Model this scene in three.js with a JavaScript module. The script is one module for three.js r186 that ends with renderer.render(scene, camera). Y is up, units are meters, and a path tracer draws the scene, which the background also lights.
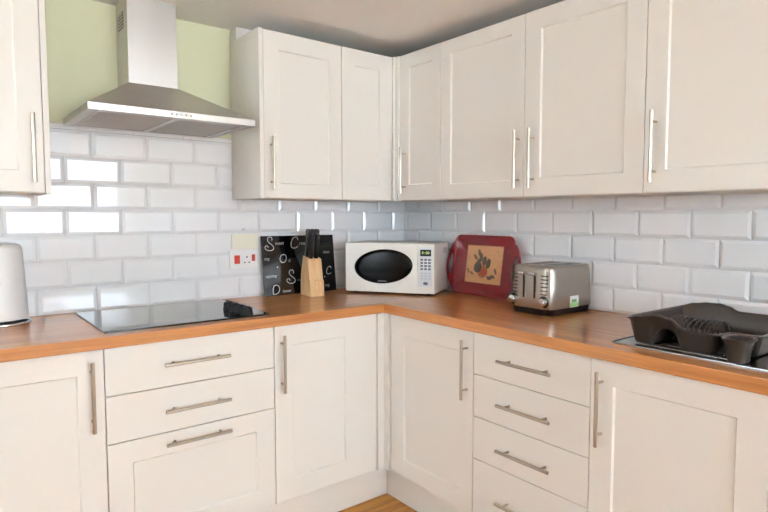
import * as THREE from 'three';
import { RoundedBoxGeometry } from 'three/addons/geometries/RoundedBoxGeometry.js';
import { mergeGeometries, mergeVertices, toCreasedNormals } from 'three/addons/utils/BufferGeometryUtils.js';

// ---------------------------------------------------------------- camera, sky, exposure
const scene = new THREE.Scene();
const camera = new THREE.PerspectiveCamera(47.885, 768 / 512, 0.05, 60);
{
  const X = new THREE.Vector3(0.77059, 0.002185, 0.637326), Y = new THREE.Vector3(0.04063, 0.997792, -0.052547);
  const Z = new THREE.Vector3(-0.636033, 0.066386, 0.768801);
  camera.position.set(-2.1164, 1.2969, 2.6262);
  camera.quaternion.setFromRotationMatrix(new THREE.Matrix4().makeBasis(X, Y, Z));
  camera.setViewOffset(768, 512, -27.8, 1.2, 768, 512);
}
scene.add(camera);
scene.background = new THREE.Color(0.85, 0.99, 1.13);      // bright overcast sky, seen through the window
scene.backgroundIntensity = 20;
const sun = new THREE.DirectionalLight(new THREE.Color(0.9, 1.0, 1.1), 760);   // high sun behind the house: lights the paving outside, not the room
sun.position.set(3, 14, -5); sun.castShadow = true; sun.shadow.mapSize.set(2048, 2048);
Object.assign(sun.shadow.camera, { left: -14, right: 14, top: 14, bottom: -14, near: 1, far: 40 });
sun.target.position.set(-1.5, 0, 5); scene.add(sun, sun.target);
const renderer = new THREE.WebGLRenderer({ antialias: true });
renderer.toneMapping = THREE.LinearToneMapping;
renderer.toneMappingExposure = 0.94;
renderer.shadowMap.enabled = true;

// ---------------------------------------------------------------- helpers
let seed = 12345;
const rnd = () => { seed = (seed * 1664525 + 1013904223) >>> 0; return seed / 4294967296; };
const rr = (a, b) => a + (b - a) * rnd();
const used = {};
function numbered(n) { if (!(n in used)) { used[n] = 0; return n; } used[n]++; return n + '_' + String(used[n]).padStart(3, '0'); }
function shade(o) { o.castShadow = o.receiveShadow = true; return o; }
function thing(name, label, category, pos = [0, 0, 0], turn = 0, group) {
  const g = new THREE.Group(); g.name = numbered(name); g.position.set(...pos); g.rotation.y = turn;
  g.userData = { label, category }; if (group) g.userData.group = group;
  scene.add(g); return g;
}
function part(parent, name, geo, mat, label) {
  const m = shade(new THREE.Mesh(Array.isArray(geo) ? merge(geo) : geo, mat)); m.name = name;
  if (label) m.userData.label = label;
  parent.add(m); return m;
}
function one(name, label, category, geo, mat, group) {
  const m = shade(new THREE.Mesh(Array.isArray(geo) ? merge(geo) : geo, mat)); m.name = numbered(name);
  m.userData = { label, category }; if (group) m.userData.group = group;
  scene.add(m); return m;
}
function struct(name, geo, mat, label, category) {
  const m = shade(new THREE.Mesh(Array.isArray(geo) ? merge(geo) : geo, mat)); m.name = name;
  m.userData = { kind: 'structure', label, category }; scene.add(m); return m;
}
function merge(list) {
  return mergeGeometries(list.map(g => {
    g = g.index ? g.toNonIndexed() : g;
    const o = new THREE.BufferGeometry();
    o.setAttribute('position', g.attributes.position); o.setAttribute('normal', g.attributes.normal);
    o.setAttribute('uv', g.attributes.uv || new THREE.BufferAttribute(new Float32Array(g.attributes.position.count * 2), 2));
    return o;
  }));
}
// uv in metres by the dominant axis; swap turns the grain by a quarter
function boxUV(g, swap = false) {
  g = g.index ? g.toNonIndexed() : g;
  const p = g.attributes.position, n = g.attributes.normal, uv = new Float32Array(p.count * 2);
  for (let i = 0; i < p.count; i++) {
    const ax = Math.abs(n.getX(i)), ay = Math.abs(n.getY(i)), az = Math.abs(n.getZ(i));
    let u, v;
    if (ay >= ax && ay >= az) { u = p.getX(i); v = p.getZ(i); } else if (ax >= az) { u = p.getZ(i); v = p.getY(i); } else { u = p.getX(i); v = p.getY(i); }
    if (swap && ay >= ax && ay >= az) { const t = u; u = v; v = t; }
    uv[2 * i] = u; uv[2 * i + 1] = v;
  }
  g.setAttribute('uv', new THREE.BufferAttribute(uv, 2)); return g;
}
// box between two corners, edges softened by r
function bx(x0, y0, z0, x1, y1, z1, r = 0) {
  const w = x1 - x0, h = y1 - y0, d = z1 - z0;
  const g = r > 0 ? new RoundedBoxGeometry(w, h, d, 2, r) : new THREE.BoxGeometry(w, h, d);
  g.translate((x0 + x1) / 2, (y0 + y1) / 2, (z0 + z1) / 2); return g;
}
function cyl(r0, r1, h, x, y, z, axis = 'y', seg = 32) {
  const g = new THREE.CylinderGeometry(r1, r0, h, seg);
  if (axis === 'x') g.rotateZ(-Math.PI / 2); if (axis === 'z') g.rotateX(Math.PI / 2);
  g.translate(x, y, z); return g;
}
function fromTris(tris) {
  const g = new THREE.BufferGeometry();
  g.setAttribute('position', new THREE.BufferAttribute(new Float32Array(tris.flat()), 3));
  g.setAttribute('uv', new THREE.BufferAttribute(new Float32Array(tris.length * 2), 2));
  g.computeVertexNormals(); return g;
}
const quad = (a, b, c, d) => [a, b, c, a, c, d];
// rounded polygon, counter-clockwise or not, sampled
function roundPoly(pts, radii, seg = 6) {
  const out = [], n = pts.length;
  for (let i = 0; i < n; i++) {
    const p = pts[i], a = pts[(i + n - 1) % n], b = pts[(i + 1) % n], r = Array.isArray(radii) ? radii[i] : radii;
    const da = [a[0] - p[0], a[1] - p[1]], db = [b[0] - p[0], b[1] - p[1]], la = Math.hypot(...da), lb = Math.hypot(...db);
    const s = [p[0] + da[0] / la * r, p[1] + da[1] / la * r], e = [p[0] + db[0] / lb * r, p[1] + db[1] / lb * r];
    for (let k = 0; k <= seg; k++) {
      const t = k / seg, q = 1 - t;           // quadratic corner pulled towards a circle
      const w = 0.7071, den = q * q + 2 * w * q * t + t * t;
      out.push([(q * q * s[0] + 2 * w * q * t * p[0] + t * t * e[0]) / den, (q * q * s[1] + 2 * w * q * t * p[1] + t * t * e[1]) / den]);
    }
  }
  return out;
}
const rectPoly = (x0, y0, x1, y1, r, seg = 6) => roundPoly([[x0, y0], [x1, y0], [x1, y1], [x0, y1]], r, seg);
const shapeOf = pts => new THREE.Shape(pts.map(p => new THREE.Vector2(p[0], p[1])));
// prism over a plan outline given as [x, z], from y0 to y1
function planPrism(pts, y0, y1, bevel = 0, holes = []) {
  const s = shapeOf(pts.map(p => [p[0], -p[1]]));
  for (const h of holes) s.holes.push(new THREE.Path(h.map(p => new THREE.Vector2(p[0], -p[1]))));
  const g = new THREE.ExtrudeGeometry(s, { depth: y1 - y0 - 2 * bevel, bevelEnabled: bevel > 0, bevelThickness: bevel, bevelSize: bevel, bevelOffset: -bevel, bevelSegments: 2, curveSegments: 8 });
  g.rotateX(-Math.PI / 2); g.translate(0, y0 + bevel, 0); return g;
}
// stack of loops (each an array of [x, y, z] with equal count) skinned into one surface
function skin(loops, capStart = false, capEnd = false, crease = 0.6) {
  const n = loops[0].length, pos = [], idx = [];
  loops.forEach(l => l.forEach(p => pos.push(...p)));
  for (let j = 0; j + 1 < loops.length; j++) for (let i = 0; i < n; i++) {
    const a = j * n + i, b = j * n + (i + 1) % n, c = a + n, d = b + n; idx.push(a, b, d, a, d, c);
  }
  const cap = (j, flip) => {
    const l = loops[j], c = [0, 0, 0]; l.forEach(p => { c[0] += p[0] / n; c[1] += p[1] / n; c[2] += p[2] / n; });
    const k = pos.length / 3; pos.push(...c);
    for (let i = 0; i < n; i++) { const a = j * n + i, b = j * n + (i + 1) % n; flip ? idx.push(k, b, a) : idx.push(k, a, b); }
  };
  if (capStart) cap(0, true); if (capEnd) cap(loops.length - 1, false);
  let g = new THREE.BufferGeometry();
  g.setAttribute('position', new THREE.BufferAttribute(new Float32Array(pos), 3)); g.setIndex(idx);
  g = toCreasedNormals(g, crease);
  g.setAttribute('uv', new THREE.BufferAttribute(new Float32Array(g.attributes.position.count * 2), 2));
  return g;
}
function tube(points, r, seg = 40, closed = false, rad = 10) {
  return new THREE.TubeGeometry(new THREE.CatmullRomCurve3(points.map(p => new THREE.Vector3(...p)), closed), seg, r, rad, closed);
}
const offsetLoop = (pts, d) => pts.map((p, i) => {           // move a plan loop inwards by d (loop given counter-clockwise in x, z)
  const a = pts[(i + pts.length - 1) % pts.length], b = pts[(i + 1) % pts.length];
  let tx = b[0] - a[0], tz = b[1] - a[1]; const l = Math.hypot(tx, tz) || 1; tx /= l; tz /= l;
  return [p[0] - tz * d, p[1] + tx * d];
});

// ---------------------------------------------------------------- textures and materials
function noiseTex(w, h, fn, srgb = false) {
  const d = new Uint8Array(w * h * 4);
  for (let y = 0; y < h; y++) for (let x = 0; x < w; x++) {
    const c = fn(x / w, y / h), i = 4 * (y * w + x);
    d[i] = c[0]; d[i + 1] = c[1]; d[i + 2] = c[2]; d[i + 3] = 255;
  }
  const t = new THREE.DataTexture(d, w, h); t.wrapS = t.wrapT = THREE.RepeatWrapping; t.magFilter = THREE.LinearFilter; t.minFilter = THREE.LinearFilter;
  if (srgb) t.colorSpace = THREE.SRGBColorSpace; t.needsUpdate = true; return t;
}
// periodic value noise
function makeNoise(px, py) {
  const g = Array.from({ length: px * py }, () => rnd());
  const s = t => t * t * (3 - 2 * t);
  return (u, v) => {
    const x = ((u * px) % px + px) % px, y = ((v * py) % py + py) % py, i = Math.floor(x), j = Math.floor(y), fx = s(x - i), fy = s(y - j);
    const a = g[j % py * px + i % px], b = g[j % py * px + (i + 1) % px], c = g[(j + 1) % py * px + i % px], d = g[(j + 1) % py * px + (i + 1) % px];
    return (a * (1 - fx) + b * fx) * (1 - fy) + (c * (1 - fx) + d * fx) * fy;
  };
}
function woodTex(base, dark, contrast, W = 1024, Hh = 512) {
  const n1 = makeNoise(3, 24), n2 = makeNoise(8, 96), n3 = makeNoise(20, 256), n4 = makeNoise(4, 6), n5 = makeNoise(60, 200);
  return noiseTex(W, Hh, (u, v) => {
    const w = v + 0.02 * n4(u, v);
    let t = 0.40 * n1(u, w) + 0.30 * n2(u, w) + 0.20 * n3(u, w) + 0.10 * n5(u, w);
    t = Math.min(1, Math.max(0, (t - 0.5) * contrast + 0.45));
    return base.map((b, i) => b * (1 - t) + dark[i] * t);
  }, true);
}
const std = (o) => new THREE.MeshStandardMaterial(o);
const phys = (o) => new THREE.MeshPhysicalMaterial(o);
const M = {};
M.cream = std({ color: '#f0ebe3', roughness: 0.42 });
M.carcass = std({ color: '#ece8e0', roughness: 0.5 });
M.green = std({ color: '#dfdebc', roughness: 0.85 });
M.whiteWall = std({ color: '#f0eee8', roughness: 0.9 });
M.ceiling = std({ color: '#faf8f4', roughness: 0.95 });
M.tile = phys({ color: '#f4f4f5', roughness: 0.1, clearcoat: 0.4, clearcoatRoughness: 0.04 });
M.grout = std({ color: '#e4e4e4', roughness: 0.9 });
const brushed = makeNoise(4, 400), brushed2 = makeNoise(16, 200);
const brushTex = noiseTex(256, 512, (u, v) => { const t = 150 + 70 * (0.6 * brushed(u, v) + 0.4 * brushed2(u, v)); return [t, t, t]; });
const bt = brushTex.clone(); bt.repeat.set(2, 2);
M.steel = phys({ color: '#c9c6c3', metalness: 1, roughness: 0.55, roughnessMap: bt });
M.handle = std({ color: '#bdb5a8', metalness: 1, roughness: 0.3 });
M.chrome = std({ color: '#d8d8d8', metalness: 1, roughness: 0.12 });
M.sink = std({ color: '#b2b2b2', metalness: 1, roughness: 0.2 });
const wt = woodTex([208, 141, 76], [168, 100, 42], 1.6);
const wtA = wt.clone(); wtA.repeat.set(1 / 1.6, 1 / 0.6);
M.worktop = phys({ map: wtA, roughness: 0.4, clearcoat: 1, clearcoatRoughness: 0.2 });
const fl = woodTex([204, 142, 60], [156, 98, 32], 2.2);
const flA = fl.clone(); flA.repeat.set(1 / 1.3, 1 / 0.5);
M.floor = std({ map: flA, roughness: 0.45 });
M.floorB = std({ map: flA, color: '#efe6da', roughness: 0.45 });
M.black = std({ color: '#0c0c0d', roughness: 0.35 });
M.blackGlass = phys({ color: '#070708', roughness: 0.03, clearcoat: 1, clearcoatRoughness: 0.02 });
M.whitePlastic = std({ color: '#eeeae2', roughness: 0.3 });
M.red = phys({ color: '#7c0c18', roughness: 0.25, clearcoat: 0.4, clearcoatRoughness: 0.1 });
M.rack = std({ color: '#423b37', roughness: 0.28, metalness: 0.32 });

const bt2 = brushTex.clone(); bt2.repeat.set(3, 1.5); bt2.rotation = Math.PI / 2;
M.steelUp = phys({ color: '#cfccc9', metalness: 1, roughness: 0.5, roughnessMap: bt2 });
M.steelToast = phys({ color: '#aaa298', metalness: 1, roughness: 0.33 });
M.darkSteel = std({ color: '#4a443c', metalness: 0.8, roughness: 0.4 });
M.filter = std({ color: '#bdbab6', metalness: 0.7, roughness: 0.6 });
M.knob = phys({ color: '#060607', roughness: 0.45, specularIntensity: 0.5 });
M.whitePaper = std({ color: '#eeeeef', roughness: 0.5 });
M.socket = std({ color: '#f3f2f0', roughness: 0.3 });
M.redSwitch = std({ color: '#d8442a', roughness: 0.35 });
M.boardBlack = std({ color: '#0b0b0c', roughness: 0.2 });
const bw = woodTex([236, 198, 148], [216, 168, 114], 1.6, 512, 256); const bwA = bw.clone(); bwA.repeat.set(6, 4); bwA.rotation = Math.PI / 2;
M.blockWood = std({ map: bwA, roughness: 0.5 });
M.mw = std({ color: '#f0ede4', roughness: 0.28 });
M.mwGlass = phys({ color: '#070605', roughness: 0.2, specularIntensity: 0.3 });
M.key = std({ color: '#6d6e72', roughness: 0.4 });
M.keyPale = std({ color: '#cfd0d2', roughness: 0.4 });

// ---------------------------------------------------------------- room
const ROOM = { xl: -4.2, zf: 5.8, h: 2.15, t: 0.12 };
{
  const floor = struct('floor', bx(ROOM.xl - ROOM.t, -0.1, -ROOM.t, ROOM.t, -0.012, ROOM.zf + ROOM.t), M.floorB, 'oak laminate floor of the kitchen', 'floor');
  const pw = 0.19, len = 1.28;
  const geoCache = {};
  for (let i = 0, z = 0.53; z < ROOM.zf; i++, z += pw) {
    let x = ROOM.xl - (i % 3) * len / 3;
    while (x < -0.53) {
      const a = Math.max(x, ROOM.xl), b = Math.min(x + len, -0.53), z1 = Math.min(z + pw, ROOM.zf);
      if (b - a > 0.05) part(floor, 'plank', boxUV(bx(a + 0.0004, -0.012, z + 0.0004, b - 0.0004, 0, z1 - 0.0004, 0.001)), rnd() < 0.5 ? M.floor : M.floorB);
      x += len;
    }
  }
  struct('wall_back', bx(ROOM.xl - ROOM.t, 0, -ROOM.t, ROOM.t, ROOM.h, 0), M.green, 'pale green painted wall behind the cooker hood', 'wall');
  struct('wall_right', bx(0, 0, 0, ROOM.t, ROOM.h, ROOM.zf + ROOM.t), M.green, 'tiled wall behind the toaster and dish rack', 'wall');
  struct('ceiling', bx(ROOM.xl - ROOM.t, ROOM.h, -ROOM.t, ROOM.t, ROOM.h + 0.12, ROOM.zf + ROOM.t), M.ceiling, 'plain off-white ceiling above the cupboards', 'ceiling');
  // wall behind the camera with the window that lights the kitchen
  const glass = phys({ color: '#ffffff', roughness: 0, transmission: 1, thickness: 0, ior: 1.5 });
  const zf = ROOM.zf, xl = ROOM.xl, t = ROOM.t, H = ROOM.h;
  function windowWall(n, wallName, wallLabel, winLabel, len, u0, u1, v0, v1, pos, turn) {   // local x along the wall, z = 0 its inner face, wall goes to -t
    const w = new THREE.Group(); w.name = wallName; w.userData = { kind: 'structure', label: wallLabel, category: 'wall' };
    w.position.set(...pos); w.rotation.y = turn; scene.add(w);
    part(w, 'wall_piece', [bx(0, 0, -t, u0, H, 0), bx(u1, 0, -t, len, H, 0), bx(u0, 0, -t, u1, v0, 0), bx(u0, v1, -t, u1, H, 0)], M.whiteWall);
    const win = new THREE.Group(); win.name = 'window_' + n; win.userData = { kind: 'structure', label: winLabel, category: 'window' };
    win.position.set(...pos); win.rotation.y = turn; scene.add(win);
    const f = 0.05, z0 = -0.09, z1 = -0.03;
    part(win, 'window_frame', [bx(u0, v0, z0, u1, v0 + f, z1), bx(u0, v1 - f, z0, u1, v1, z1), bx(u0, v0 + f, z0, u0 + f, v1 - f, z1), bx(u1 - f, v0 + f, z0, u1, v1 - f, z1)], M.whitePlastic);
    const k = 3, c = [u0 + f]; for (let i = 1; i < k; i++) { const m = u0 + (u1 - u0) * i / k; part(win, 'mullion', bx(m - 0.035, v0 + f, z0, m + 0.035, v1 - f, z1), M.whitePlastic); c.push(m - 0.035, m + 0.035); } c.push(u1 - f);
    for (let i = 0; i < k; i++) part(win, 'pane', bx(c[2 * i], v0 + f, -0.062, c[2 * i + 1], v1 - f, -0.058), glass);
    part(win, 'window_sill', bx(u0 - 0.03, v0 - 0.025, -0.03, u1 + 0.03, v0, 0.05, 0.004), M.whitePlastic);
  }
  windowWall(1, 'wall_front', 'wall with a wide window behind the viewer', 'white framed wide window behind the viewer', -xl, 0.15, 2.9, 1.0, 2.08, [0, 0, zf], Math.PI);
  windowWall(2, 'wall_left', 'wall with a window to the left of the viewer', 'white framed window to the left of the viewer', zf, zf - 1.2, zf - 0.5, 1.0, 2.08, [xl, 0, zf], Math.PI / 2);
  struct('ground', [bx(-40, -0.3, zf + t, 40, -0.15, 45), bx(-40, -0.3, -30, xl - t, -0.15, zf + t)], std({ color: '#d8d6d2', roughness: 0.95 }), 'pale paving outside the windows', 'ground');
}

// ---------------------------------------------------------------- bevelled wall tiles, each a mesh on its wall
const PX = 0.203, PY = 0.1035, ROWY = 1.3223;
const tileCache = {};
function tileGeo(w, h, cl, cr, cb, ct) {
  const key = [w.toFixed(4), h.toFixed(4), cl, cr, cb, ct].join();
  if (tileCache[key]) return tileCache[key];
  const e = 0.0045, f = 0.0095, b = 0.012, T = [];
  const o = [[0, 0, e], [w, 0, e], [w, h, e], [0, h, e]];
  const i = [[cl ? 0 : b, cb ? 0 : b, f], [w - (cr ? 0 : b), cb ? 0 : b, f], [w - (cr ? 0 : b), h - (ct ? 0 : b), f], [cl ? 0 : b, h - (ct ? 0 : b), f]];
  const g0 = [[0, 0, 0], [w, 0, 0], [w, h, 0], [0, h, 0]];
  T.push(...quad(...i));
  for (let k = 0; k < 4; k++) { const n = (k + 1) % 4; T.push(...quad(o[k], o[n], i[n], i[k])); T.push(...quad(g0[k], g0[n], o[n], o[k])); }
  return tileCache[key] = fromTris(T);
}
function tileWall(wall, run, s0, s1, origin, rows) {   // run: 'back' along x, 'right' along z
  const J = 0.0018;
  for (const [row, lo, hi] of rows) {
    const yTop = ROWY - row * PY, y0 = Math.max(yTop - PY, 0.9108), y1 = yTop;
    const a0 = Math.max(s0, lo), a1 = Math.min(s1, hi);
    const off = origin + (((row % 2) + 2) % 2 === 0 ? 0.5 : 0) * PX;
    for (let k = Math.floor((a0 - off) / PX); off + k * PX < a1; k++) {
      let l = off + k * PX, r = l + PX, cl = false, cr = false;
      if (l < a0 - 1e-6) { l = a0; cl = true; } if (r > a1 + 1e-6) { r = a1; cr = true; }
      if (r - l < 0.006) continue;
      const g = tileGeo(r - l - J, y1 - y0 - J, cl, cr, y0 > yTop - PY + 0.004, false);
      const m = part(wall, 'tile', g, M.tile);
      const ta = rr(-0.004, 0.004), tb = rr(-0.005, 0.005);
      if (run === 'back') { m.position.set(l + J / 2, y0 + J / 2, 0.0015); m.rotation.set(ta, tb, 0); }
      else { m.position.set(-0.0015, y0 + J / 2, l + J / 2); m.rotation.set(ta, -Math.PI / 2 + tb, 0, 'YXZ'); }
    }
  }
}
const wallBack = scene.getObjectByName('wall_back'), wallRight = scene.getObjectByName('wall_right');
part(wallBack, 'grout', bx(ROOM.xl + 0.001, 0.905, 0.0002, -0.0002, 1.655, 0.0035), M.grout, 'pale grout between the white tiles');
part(wallRight, 'grout', bx(-0.0035, 0.905, 0.0035, -0.0002, 1.42, ROOM.zf - 0.001), M.grout, 'pale grout between the white tiles');
tileWall(wallBack, 'back', ROOM.xl + 0.002, -0.0035, -1.6163, [[-3, -1.95, -0.95], [-2, -1.95, -0.95], [-1, -9, 9], [0, -9, 9], [1, -9, 9], [2, -9, 9], [3, -9, 9]]);
tileWall(wallRight, 'right', 0.012, ROOM.zf - 0.002, 0.7469, [[-1, -9, 9], [0, -9, 9], [1, -9, 9], [2, -9, 9], [3, -9, 9]]);
{ // glossy capping strip along the top of the tiles behind the hood
  const pr = []; for (let i = 0; i <= 10; i++) { const a = Math.PI / 2 * i / 10; pr.push([0.013 * Math.cos(a), 0.024 * Math.sin(a)]); }
  const sh = shapeOf([[0, 0], ...pr]);
  let s = -1.83;
  const t = new THREE.Group(); t.name = 'trim_1'; t.userData = { kind: 'structure', label: 'glossy white capping strip on top of the tiles', category: 'trim' }; scene.add(t);
  for (const e of [-1.66, -1.46, -1.257, -1.036]) {
    const g = new THREE.ExtrudeGeometry(sh, { depth: e - s - 0.0015, bevelEnabled: false }); g.rotateY(Math.PI / 2); g.scale(1, 1, -1);
    // shape x -> world z (out of the wall), extrude -> world x
    const p = g.attributes.position; for (let i = 0; i < p.count; i++) p.setZ(i, Math.abs(p.getZ(i)));
    g.index ? 0 : 0; const h = toCreasedNormals(g, 0.7);
    const m = part(t, 'capping_piece', h, M.tile); m.position.set(s, 1.6335, 0.0005);
    s = e;
  }
  struct('trim_2', bx(-1.034, 2.09, 0.001, -0.35, 2.149, 0.07, 0.004), std({ color: '#f0ece6', roughness: 0.7 }), 'white boxing strip on the wall above the cupboard', 'trim');
}

// ---------------------------------------------------------------- cabinets
const BACKRUN = 'back', RIGHTRUN = 'right';
function place(run, s, y) { return run === BACKRUN ? [[s, y, 0], 0] : [[0, y, s], -Math.PI / 2]; }
// door leaf: front face at z = 0, lower left corner at the origin; raised frame round a sunk panel
function doorGeo(w, h, st) {
  const t = 0.02, c = 0.0015, d = 0.0065, v = 0.0045, T = [];
  const R = (i, z) => [[i, i, z], [w - i, i, z], [w - i, h - i, z], [i, h - i, z]];
  const ring = (A, B) => { for (let k = 0; k < 4; k++) { const n = (k + 1) % 4; T.push(...quad(A[k], A[n], B[n], B[k])); } };
  const back = R(0, -t), e0 = R(0, -c), e1 = R(c, 0);
  ring(back, e0); ring(e0, e1); T.push(...quad(back[3], back[2], back[1], back[0]));
  if (st) {
    const [l, r, b, tp] = st;
    const P = (k, z) => [[l + k, b + k, z], [w - r - k, b + k, z], [w - r - k, h - tp - k, z], [l + k, h - tp - k, z]];
    const a = P(0, 0), m = P(v, -d); ring(e1, a); ring(a, m); T.push(...quad(...m));
  } else T.push(...quad(...e1));
  return fromTris(T);
}
function handleGeo(len) {           // along y, centred, bar axis 32 mm in front of z = 0
  const bar = new THREE.LatheGeometry([[0, -len / 2], [0.0052, -len / 2], [0.006, -len / 2 + 0.001], [0.006, len / 2 - 0.001], [0.0052, len / 2], [0, len / 2]].map(p => new THREE.Vector2(...p)), 20);
  bar.translate(0, 0, 0.032);
  const o = len / 2 - 0.034;
  return merge([toCreasedNormals(bar, 0.5), cyl(0.0042, 0.0042, 0.03, 0, o, 0.015, 'z', 14), cyl(0.0042, 0.0042, 0.03, 0, -o, 0.015, 'z', 14)]);
}
const HG = handleGeo(0.228);
// fronts: {s0, s1, y0, y1, st: stiles or null, hv: [s, ymid] vertical handle, hh: [smid, y] horizontal handle, kind}
function cabinet(name, label, group, run, s0, s1, y0, y1, depth, fronts, extra, open) {
  const [pos, turn] = place(run, s0, y0);
  const g = thing(name, label, 'cupboard', pos, turn, group);
  const bw = s1 - s0 - 0.0004, bh = y1 - y0, bd = depth - 0.0215;
  part(g, 'body', open ? [bx(0.0004, 0, 0.014, 0.018, bh, bd), bx(bw - 0.018, 0, 0.014, bw, bh, bd), bx(0.018, 0, 0.014, bw - 0.018, 0.018, bd), bx(0.018, 0.018, 0.014, bw - 0.018, bh, 0.022), bx(0.018, bh - 0.03, bd - 0.018, bw - 0.018, bh, bd)]
    : bx(0.0004, 0, 0.014, bw, bh, bd), M.carcass);
  for (const f of fronts) {
    const G = 0.0014, w = f.s1 - f.s0 - 2 * G, h = f.y1 - f.y0 - 2 * G;
    const d = part(g, f.kind || 'door', doorGeo(w, h, f.st), M.cream);
    d.position.set(f.s0 + G - s0, f.y0 + G - y0, depth);
    if (f.hv) { const m = part(d, 'handle', HG, M.handle, 'brushed steel bar handle'); m.position.set(f.hv[0] - f.s0 - G, f.hv[1] - f.y0 - G, 0); }
    if (f.hh) { const m = part(d, 'handle', HG, M.handle, 'brushed steel bar handle'); m.rotation.z = Math.PI / 2; m.position.set(f.hh[0] - f.s0 - G, f.hh[1] - f.y0 - G, 0); }
  }
  if (extra) extra(g);
  return g;
}
const DB = 0.585, DW = 0.3125, BY0 = 0.160, BY1 = 0.8705, WY0 = 1.3745, WY1 = 2.0857;
const ST = [0.075, 0.075, 0.075, 0.075];
const hvB = 0.722, hvW = 1.523;
const gb = 'base cupboards under the worktop', gw = 'wall cupboards under the ceiling';
cabinet('base_cupboard', 'cream base cupboard below the white canister, handle on its right', gb, BACKRUN, -2.313, -1.7133, BY0, BY1, DB,
  [{ s0: -2.313, s1: -1.7133, y0: BY0, y1: BY1, st: ST, hv: [-1.752, hvB] }]);
cabinet('base_cupboard', 'cream base cupboard at the left end of the room beyond the canister', gb, BACKRUN, -2.913, -2.313, BY0, BY1, DB,
  [{ s0: -2.913, s1: -2.313, y0: BY0, y1: BY1, st: ST, hv: [-2.352, hvB] }]);
cabinet('drawer_unit', 'cream three-drawer unit under the black hob', gb, BACKRUN, -1.7133, -1.1194, BY0, BY1, DB, [
  { kind: 'drawer', s0: -1.7133, s1: -1.1194, y0: 0.709, y1: BY1, hh: [-1.42, 0.7915] },
  { kind: 'drawer', s0: -1.7133, s1: -1.1194, y0: 0.5495, y1: 0.709, hh: [-1.42, 0.6295] },
  { kind: 'drawer', s0: -1.7133, s1: -1.1194, y0: BY0, y1: 0.5495, st: ST, hh: [-1.42, 0.5125] }]);
cabinet('base_cupboard', 'cream corner cupboard between hob drawers and room corner, handle on its left', gb, BACKRUN, -1.1194, -0.5865, BY0, BY1, DB,
  [{ s0: -1.1194, s1: -0.628, y0: BY0, y1: BY1, st: [0.075, 0.163, 0.085, 0.08], hv: [-1.09, hvB] }],
  g => { // inner corner post, an L of cream board with a rounded nose
    const p = roundPoly([[0.4918, 0.566], [0.4918, 0.594], [0.5245, 0.594], [0.5245, 0.625], [0.5525, 0.625], [0.5525, 0.566]], [0.001, 0.001, 0.002, 0.001, 0.001, 0.001], 4);
    part(g, 'corner_post', planPrism(p, 0, BY1 - BY0), M.cream);
  });
cabinet('base_cupboard', 'cream base cupboard right of the inner corner, next to the four drawers', gb, RIGHTRUN, 0.63, 1.1378, BY0, BY1, DB,
  [{ s0: 0.63, s1: 1.1378, y0: BY0, y1: BY1, st: [0.09, 0.077, 0.075, 0.085], hv: [1.105, hvB] }]);
cabinet('drawer_unit', 'cream four-drawer unit under the toaster', gb, RIGHTRUN, 1.1378, 1.6365, BY0, BY1, DB,
  [[0.711, BY1, 0.7895], [0.55, 0.711, 0.6315], [0.389, 0.55, 0.467], [BY0, 0.389, 0.274]].map(([a, b, h]) => ({ kind: 'drawer', s0: 1.1378, s1: 1.6365, y0: a, y1: b, hh: [1.393, h] })));
cabinet('base_cupboard', 'cream sink cupboard below the dish rack', gb, RIGHTRUN, 1.6365, 2.133, BY0, BY1, DB,
  [{ s0: 1.6365, s1: 2.133, y0: BY0, y1: BY1, st: ST, hv: [1.677, hvB] }], null, true);
cabinet('base_cupboard', 'cream sink cupboard at the far right edge of the run', gb, RIGHTRUN, 2.133, 2.633, BY0, BY1, DB,
  [{ s0: 2.133, s1: 2.633, y0: BY0, y1: BY1, st: ST, hv: [2.593, hvB] }], null, true);
// wall cupboards
cabinet('wall_cupboard', 'cream wall cupboard left of the steel cooker hood', gw, BACKRUN, -2.42, -1.8197, WY0, WY1, DW,
  [{ s0: -2.42, s1: -1.8197, y0: WY0, y1: WY1, st: [0.07, 0.07, 0.07, 0.075], hv: [-1.8515, hvW] }],
  g => part(g, 'end_panel', bx(0.6007, -0.002, 0.013, 0.6185, WY1 - WY0 + 0.001, DW - 0.002, 0.001), M.cream));
cabinet('wall_cupboard', 'cream wall cupboard right of the hood, above the knife block', gw, BACKRUN, -1.0215, -0.629, WY0, WY1, DW,
  [{ s0: -1.0215, s1: -0.629, y0: WY0, y1: WY1, st: [0.073, 0.063, 0.062, 0.075], hv: [-0.99, hvW] }],
  g => part(g, 'end_panel', bx(-0.0185, -0.002, 0.013, -0.0004, WY1 - WY0 + 0.001, DW + 0.002, 0.001), M.cream));
cabinet('wall_cupboard', 'cream corner wall cupboard above the microwave, without a handle', gw, BACKRUN, -0.629, -0.293, WY0, WY1, DW,
  [{ s0: -0.629, s1: -0.331, y0: WY0, y1: WY1, st: [0.075, 0.076, 0.07, 0.075] }],
  g => {
    const a = 0.629 - 0.3305, p = roundPoly([[a, 0.29], [a, 0.319], [a + 0.012, 0.319], [a + 0.012, 0.344], [a + 0.04, 0.344], [a + 0.04, 0.29]], [0.001, 0.001, 0.004, 0.001, 0.001, 0.001], 4);
    part(g, 'corner_post', planPrism(p, 0, WY1 - WY0), M.cream);
  });
cabinet('wall_cupboard', 'narrow cream wall cupboard in the corner above the red tray', gw, RIGHTRUN, 0.346, 0.649, WY0, WY1, DW,
  [{ s0: 0.346, s1: 0.649, y0: WY0, y1: WY1, st: [0.072, 0.058, 0.075, 0.065], hv: [0.394, hvW] }]);
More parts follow.
